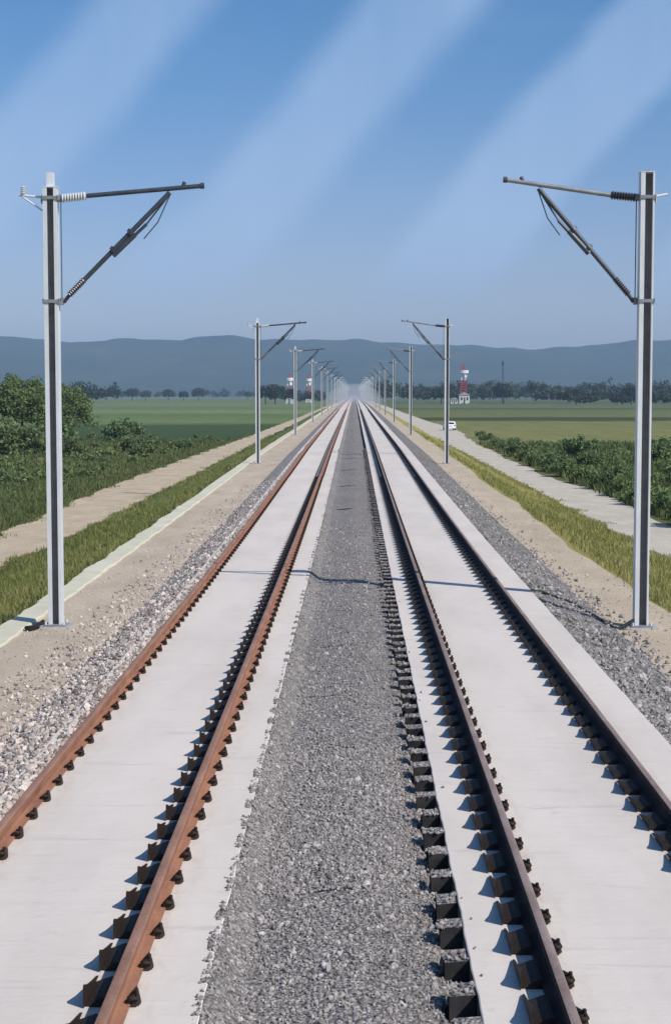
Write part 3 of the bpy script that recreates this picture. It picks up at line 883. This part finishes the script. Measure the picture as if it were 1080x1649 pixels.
# ------------------------------------------------------------------ earthing cables at the two near masts
def cable(pts, r, label):
    b = MB(); b.path([Vector(p) for p in pts], r, 8)
    o = b.build('earthing_cable', M['rubber']); tag(o, label, 'cable', 'black earthing cables'); return o
cable([(5.20, 28.25, -.33), (5.02, 28.1, -.40), (4.86, 28.0, -.46), (4.82, 28.3, -.465), (4.70, 29.2, -.43), (4.52, 30.3, -.39), (4.40, 30.9, -.36), (4.15, 31.2, -.30), (3.90, 31.25, -.20), (3.62, 31.2, -.15)], .03, 'black cable curving from the nearest right mast foot to the slab')
cable([(-5.60, 28.2, -.36), (-5.70, 28.0, -.44), (-5.78, 27.85, -.455), (-5.86, 27.9, -.44), (-5.82, 28.05, -.455), (-5.66, 28.1, -.45)], .035, 'short black cable coil at the foot of the nearest left mast')

# ------------------------------------------------------------------ striped towers, lattice mast, house, car
def striped_tower(h, w, label, loc, plat=True):
    root = empty('lattice_tower', loc); tag(root, label, 'tower', 'red and white lattice towers')
    seg = 5; cols = ['white', 'red', 'red', 'white', 'red']
    for k in range(seg):
        b = MB(); z0, z1 = h*k/seg, h*(k+1)/seg
        w0, w1 = w*(1-.72*k/seg), w*(1-.72*(k+1)/seg)
        for sx in (-1, 1):
            for sy in (-1, 1): b.tube((sx*w0/2, sy*w0/2, z0), (sx*w1/2, sy*w1/2, z1), .22, .20, 6)
        nb = 3
        for i in range(nb):
            a, c = i/nb, (i+1)/nb
            wa, wc = w0+(w1-w0)*a, w0+(w1-w0)*c; za, zc = z0+(z1-z0)*a, z0+(z1-z0)*c
            for sy in (-1, 1):
                b.tube((-wa/2, sy*wa/2, za), (wc/2, sy*wc/2, zc), .13, n=5); b.tube((wa/2, sy*wa/2, za), (-wc/2, sy*wc/2, zc), .13, n=5)
                b.tube((sy*wa/2, -wa/2, za), (sy*wc/2, wc/2, zc), .13, n=5); b.tube((sy*wa/2, wa/2, za), (sy*wc/2, -wc/2, zc), .13, n=5)
        b.build('lattice_section', M[cols[k]], root)
    b = MB(); zc = h*.80
    b.tube((0, 0, zc-.45), (0, 0, zc+.45), w*.62, n=14); b.tube((0, 0, zc+.45), (0, 0, zc+1.4), w*.64, w*.64, 14, caps=False)
    b.build('platform', M['white'], root)
    b = MB()
    for a in range(4):
        an = a*PI/2+.4; b.tube((math.cos(an)*w*.4, math.sin(an)*w*.4, zc-3.2), (math.cos(an)*w*.4, math.sin(an)*w*.4, zc-1.0), .45, n=8)
    b.build('antenna_drum', M['white'], root)
    MB().tube((0, 0, h), (0, 0, h*1.10), .16, .08, 6).build('spire', M['red'], root)
    return root

striped_tower(25, 5.2, 'red and white striped tower beside the second right mast, above a white house', (70, 1000, LOW))
striped_tower(19, 4.0, 'red and white tower just left of the third left mast', (-41.5, 1000, LOW))
striped_tower(20, 3.6, 'farther red and white tower between third and fourth left masts', (-33, 1130, LOW))
root = empty('lattice_mast', (98, 1030, LOW)); tag(root, 'thin dark lattice mast rising from the far wood, right of the striped tower', 'mast')
b = MB()
for k in range(3):
    a = k*2*PI/3; b.tube((math.cos(a)*.8, math.sin(a)*.8, 0), (math.cos(a)*.5, math.sin(a)*.5, 28), .12, n=5)
b.build('leg_frame', M['dark_steel'], root)
b = MB()
for i in range(18):
    for k in range(3):
        a, c = k*2*PI/3, (k+1)*2*PI/3; r0, r1 = .8-.3*i/18, .8-.3*(i+1)/18
        b.tube((math.cos(a)*r0, math.sin(a)*r0, i*28/18), (math.cos(c)*r1, math.sin(c)*r1, (i+1)*28/18), .07, n=4)
b.build('bracing', M['dark_steel'], root)
b = MB(); b.box((0, -.6, 26.5), (.5, .3, 2.2)); b.box((.5, .3, 26.2), (.3, .5, 2.2)); b.box((-.5, .3, 26.2), (.3, .5, 2.2)); b.build('antenna_panel', M['dark_steel'], root)


def house(name, loc, w, d, h, label):
    root = empty(name, loc); tag(root, label, 'house', 'small white far houses')
    MB().box((0, 0, h/2), (w, d, h)).build('wall', M['wall'], root)
    b = MB(); b.prism([(-w/2-.4, h), (w/2+.4, h), (0, h+w*.28)], 'y', -d/2-.4, d/2+.4); b.build('roof', M['roof'], root)
    for x in (-w*.28, w*.28):
        f = MB().box((x, -d/2-.02, h*.55), (w*.17, .06, h*.34)).build('window', M['glass'], root)
        MB().box((x, -d/2-.06, h*.55-h*.19), (w*.22, .12, .1)).build('sill', M['wall'], f)
    dr = MB().box((0, -d/2-.02, h*.36), (w*.14, .06, h*.72)).build('door', M['bark'], root)
    return root
house('house', (69.5, 985, LOW+.6), 6.5, 6, 5.0, 'white house at the foot of the red and white tower')
house('house', (62.5, 975, LOW+.2), 4.2, 4, 2.6, 'small white hut left of the white house under the tower')


def make_car(loc, rz):
    root = empty('parked_car', loc, rz); tag(root, 'small white car standing on the pale gravel road beside the field', 'car')
    side = [(-2.05, .35), (-2.1, .75), (-1.95, .98), (-1.55, 1.02), (-1.2, 1.44), (-.3, 1.52), (.45, 1.42), (1.05, .98), (1.75, .86), (2.05, .68), (2.08, .35)]
    b = MB(); b.prism(side, 'x', -.86, .86)
    bmesh.ops.bevel(b.bm, geom=list(b.bm.edges), offset=.07, segments=2, affect='EDGES')
    b.build('body', M['white'], root, smooth=45)
    for s in (-1, 1):
        b = MB(); b.prism([(-1.35, 1.05), (-1.1, 1.37), (-.32, 1.43), (-.32, 1.05)], 'x', s*.866-.005, s*.866+.005); b.build('window', M['glass'], root)
        b = MB(); b.prism([(-.24, 1.05), (-.24, 1.43), (.4, 1.35), (.86, 1.05)], 'x', s*.866-.005, s*.866+.005); b.build('window', M['glass'], root)
        MB().box((s*.66, -2.06, .80), (.26, .10, .20), bevel=.02).build('tail_light', M['lamp'], root)
        MB().box((s*.64, 2.02, .66), (.30, .12, .14), bevel=.02).build('headlight', M['porcelain'], root)
        MB().box((s*.96, .55, 1.06), (.16, .09, .13), bevel=.02).build('mirror', M['white'], root)
        for y in (-1.3, 1.3):
            w = MB().tube((s*.70, y, .32), (s*.89, y, .32), .32, n=20).build('wheel', M['tyre'], root)
            MB().tube((s*.885, y, .32), (s*.90, y, .32), .19, n=14).build('rim', M['steel'], w)
    b = MB(); b.prism([(-.66, 0), (.66, 0), (.58, .40), (-.58, .40)], 'z', -.006, .006)
    o = b.build('rear_window', M['glass'], root); o.location = (0, -1.60, 1.04); o.rotation_euler = (math.radians(50), 0, 0)
    b = MB(); b.prism([(-.68, 0), (.68, 0), (.56, .62), (-.56, .62)], 'z', -.006, .006)
    o = b.build('windscreen', M['glass'], root); o.location = (0, 1.09, 1.0); o.rotation_euler = (math.radians(143.5), 0, 0)
    b = MB(); b.box((0, -2.1, .45), (1.66, .14, .22), bevel=.03); b.build('bumper', M['white'], root)
    MB().box((0, -2.125, .78), (.5, .03, .11)).build('number_plate', M['porcelain'], root)
    return root
make_car((16.1, 262, LOW+.012), .06)

# ------------------------------------------------------------------ hills
def ridge(px):
    kx = [-900, -500, -250, 0, 60, 100, 170, 230, 260, 290, 330, 375, 420, 500, 560, 640, 700, 760, 820, 850, 900, 960, 1080, 1300, 1700, 2200]
    kh = [80, 96, 88, 95, 91, 87, 86, 89, 88, 85, 87, 95, 89, 87, 86, 83, 82, 81, 78, 73, 75, 80, 88, 96, 84, 78]
    return np.interp(px, kx, kh)
HX = np.linspace(-3600, 3600, 481); HY = np.concatenate([np.linspace(3300, 5400, 26), np.linspace(5480, 6700, 12)])
X, Y = np.meshgrid(HX, HY)
crest = ridge(570+HX*2500/5400)*5400/2500*1.02 + sum(a_*np.sin(HX*f_+p_) for a_, f_, p_ in ((2.2, .021, 0), (1.6, .047, 1), (1.1, .093, 2)))
sm = np.convolve(np.pad(crest, 2, 'edge'), [.1, .2, .4, .2, .1], 'valid')
pr = np.where(Y < 5440, sstep(3300, 5440, Y)**1.25, 1-.8*sstep(5440, 6700, Y))
nz = sum(np.sin(X*a+Y*b+c)*d for a, b, c, d in ((.004, .003, 0, 10), (.009, -.006, 1, 7), (.017, .011, 2, 4.5), (-.031, .023, 3, 3), (.055, -.012, 5, 1.6)))
Z = LOW-1+sm[None]*pr+nz*pr*(1-.75*np.exp(-((Y-5440)/260)**2))
nx, ny = len(HX), len(HY)
I = np.arange(ny-1)[:, None]*nx; J = np.arange(nx-1)[None]
F = np.stack([I+J, I+J+1, I+nx+J+1, I+nx+J], -1).reshape(-1, 4)
t = NT('wooded_hillside'); n_ = t.noise(t.coord('World', (.004, .004, .004)), 1.0, 8, .65)
hm = t.finish(t.ramp(n_, [(.3, (.030, .050, .024)), (.55, (.05, .07, .03)), (.75, (.10, .105, .05))]), .95, spec=.05)
tag(link('hills', mesh_np('hills', np.stack([X, Y, Z], -1).reshape(-1, 3), F, hm, True)), kind='structure')

# ------------------------------------------------------------------ haze
HZ = 1.6e-4
m = bpy.data.materials.new('haze_air'); m.use_nodes = True; m.node_tree.nodes.clear()
o_ = m.node_tree.nodes.new('ShaderNodeOutputMaterial'); pv = m.node_tree.nodes.new('ShaderNodeVolumePrincipled')
pv.inputs['Color'].default_value = (.50, .71, 1.0, 1); pv.inputs['Density'].default_value = HZ; pv.inputs['Anisotropy'].default_value = .0
m.node_tree.links.new(pv.outputs[0], o_.inputs['Volume'])
b = MB(); b.box((0, 3450, 128), (8800, 7400, 263))
tag(b.build('haze', m), kind='stuff')

# dust hanging over the far track
m2 = m.copy(); m2.name = 'dust_air'; p2 = [q for q in m2.node_tree.nodes if q.type == 'PRINCIPLED_VOLUME'][0]
p2.inputs['Color'].default_value = (.92, .93, .95, 1); p2.inputs['Density'].default_value = 1.9e-3
tag(MB().ball((0, 800, 1.0), (13, 400, 8.0), 4).build('dust', m2, smooth=180), kind='stuff')

# ------------------------------------------------------------------ sky
W = bpy.data.worlds.new('World'); S.world = W; W.use_nodes = True
nt = W.node_tree; nt.nodes.clear()
T = NT.__new__(NT); T.t = nt
out = T.n('ShaderNodeOutputWorld'); bg = T.n('ShaderNodeBackground', {'Strength': .0945})
sky = T.n('ShaderNodeTexSky', sky_type='NISHITA', sun_disc=False, sun_elevation=SUN_EL, sun_rotation=math.atan2(SUN_DIR.x, SUN_DIR.y), altitude=100, air_density=1.0, dust_density=.6, ozone_density=1.6)
g = T.n('ShaderNodeTexCoord').outputs['Generated']
sp = T.n('ShaderNodeSeparateXYZ', {0: g}); dx, dy, dz = sp.outputs
fy = T.math('MAXIMUM', T.math('ABSOLUTE', dy), .15)
u = T.math('DIVIDE', dx, fy); w = T.math('DIVIDE', dz, fy)
cmb = T.n('ShaderNodeCombineXYZ', {0: u, 1: w}).outputs[0]
def nz_(scale, sc=(1, 1, 1), rot=0.0, det=5):
    mp = T.n('ShaderNodeMapping', {'Vector': cmb, 'Rotation': (0, 0, rot), 'Scale': sc}).outputs[0]
    return T.noise(mp, scale, det, .55)
s_ = T.math('SUBTRACT', T.math('MULTIPLY', u, .75), T.math('MULTIPLY', w, .66))
s_ = T.math('ADD', s_, T.math('MULTIPLY', T.math('SUBTRACT', nz_(6.0), .5), .03))
def band(a, b, ea, eb):
    return T.math('MULTIPLY', T.maprange(s_, a-ea, a+ea), T.maprange(s_, b-eb, b+eb, 1, 0))
bands = T.math('ADD', T.math('ADD', band(-.29, -.23, .014, .014), band(-.158, -.102, .012, .013)), T.math('ADD', band(-.042, .018, .010, .010), band(.09, .15, .012, .014)))
# the streaks dissolve towards the horizon
bands = T.math('MULTIPLY', bands, T.maprange(T.math('ADD', w, T.math('MULTIPLY', T.math('SUBTRACT', nz_(7.0), .5), .06)), .040, .095))
along = nz_(5.0, (3.5, .6, 1), math.radians(-41), 6)
bands = T.math('MULTIPLY', bands, T.maprange(along, .2, .75, .65, 1.0))
veil = T.math('MULTIPLY', T.maprange(nz_(4.0, (1, 3.0, 1), 0, 6), .4, .75), .10)
tint = T.mix(T.maprange(w, .04, .26), (1.03, 1.035, 1.31), (.56, .96, 1.32))
skyc = T.mix(1.0, sky.outputs[0], tint, 'MULTIPLY')
cloud = (4.8, 6.75, 9.9)
skyc = T.mix(T.math('MULTIPLY', bands, T.maprange(w, .08, .25, .78, .56)), skyc, cloud)
skyc = T.mix(veil, skyc, cloud)
T.set(bg, 'Color', skyc); nt.links.new(bg.outputs[0], out.inputs['Surface'])

# ------------------------------------------------------------------ sun and camera
L = bpy.data.lights.new('sun', 'SUN'); L.energy = 5.0; L.angle = math.radians(.5); L.color = (1, .945, .87)
so = bpy.data.objects.new('sun', L); COL.objects.link(so)
so.rotation_euler = (-SUN_DIR).to_track_quat('-Z', 'Y').to_euler(); so.location = (30, -20, 40)

cd = bpy.data.cameras.new('camera'); co = bpy.data.objects.new('camera', cd); COL.objects.link(co)
cd.sensor_fit = 'VERTICAL'; cd.sensor_height = 36; cd.lens = 2500/1649*36
cd.clip_start = .1; cd.clip_end = 20000
VX, VY = 570.0, 635.0
th = math.atan((824.5-VY)/2500); ya = math.atan((VX-540)/2500*math.cos(th))
fw = Vector((-math.sin(ya)*math.cos(th), math.cos(ya)*math.cos(th), -math.sin(th)))
co.location = CAM; co.rotation_euler = fw.to_track_quat('-Z', 'Y').to_euler()
S.camera = co

S.render.resolution_x, S.render.resolution_y = 670, 1024
S.view_settings.view_transform = 'Standard'; S.view_settings.look = 'None'
S.view_settings.exposure = -0.14; S.view_settings.gamma = 1.0
S.cycles.max_bounces = 6; S.cycles.volume_bounces = 0; S.cycles.transparent_max_bounces = 8
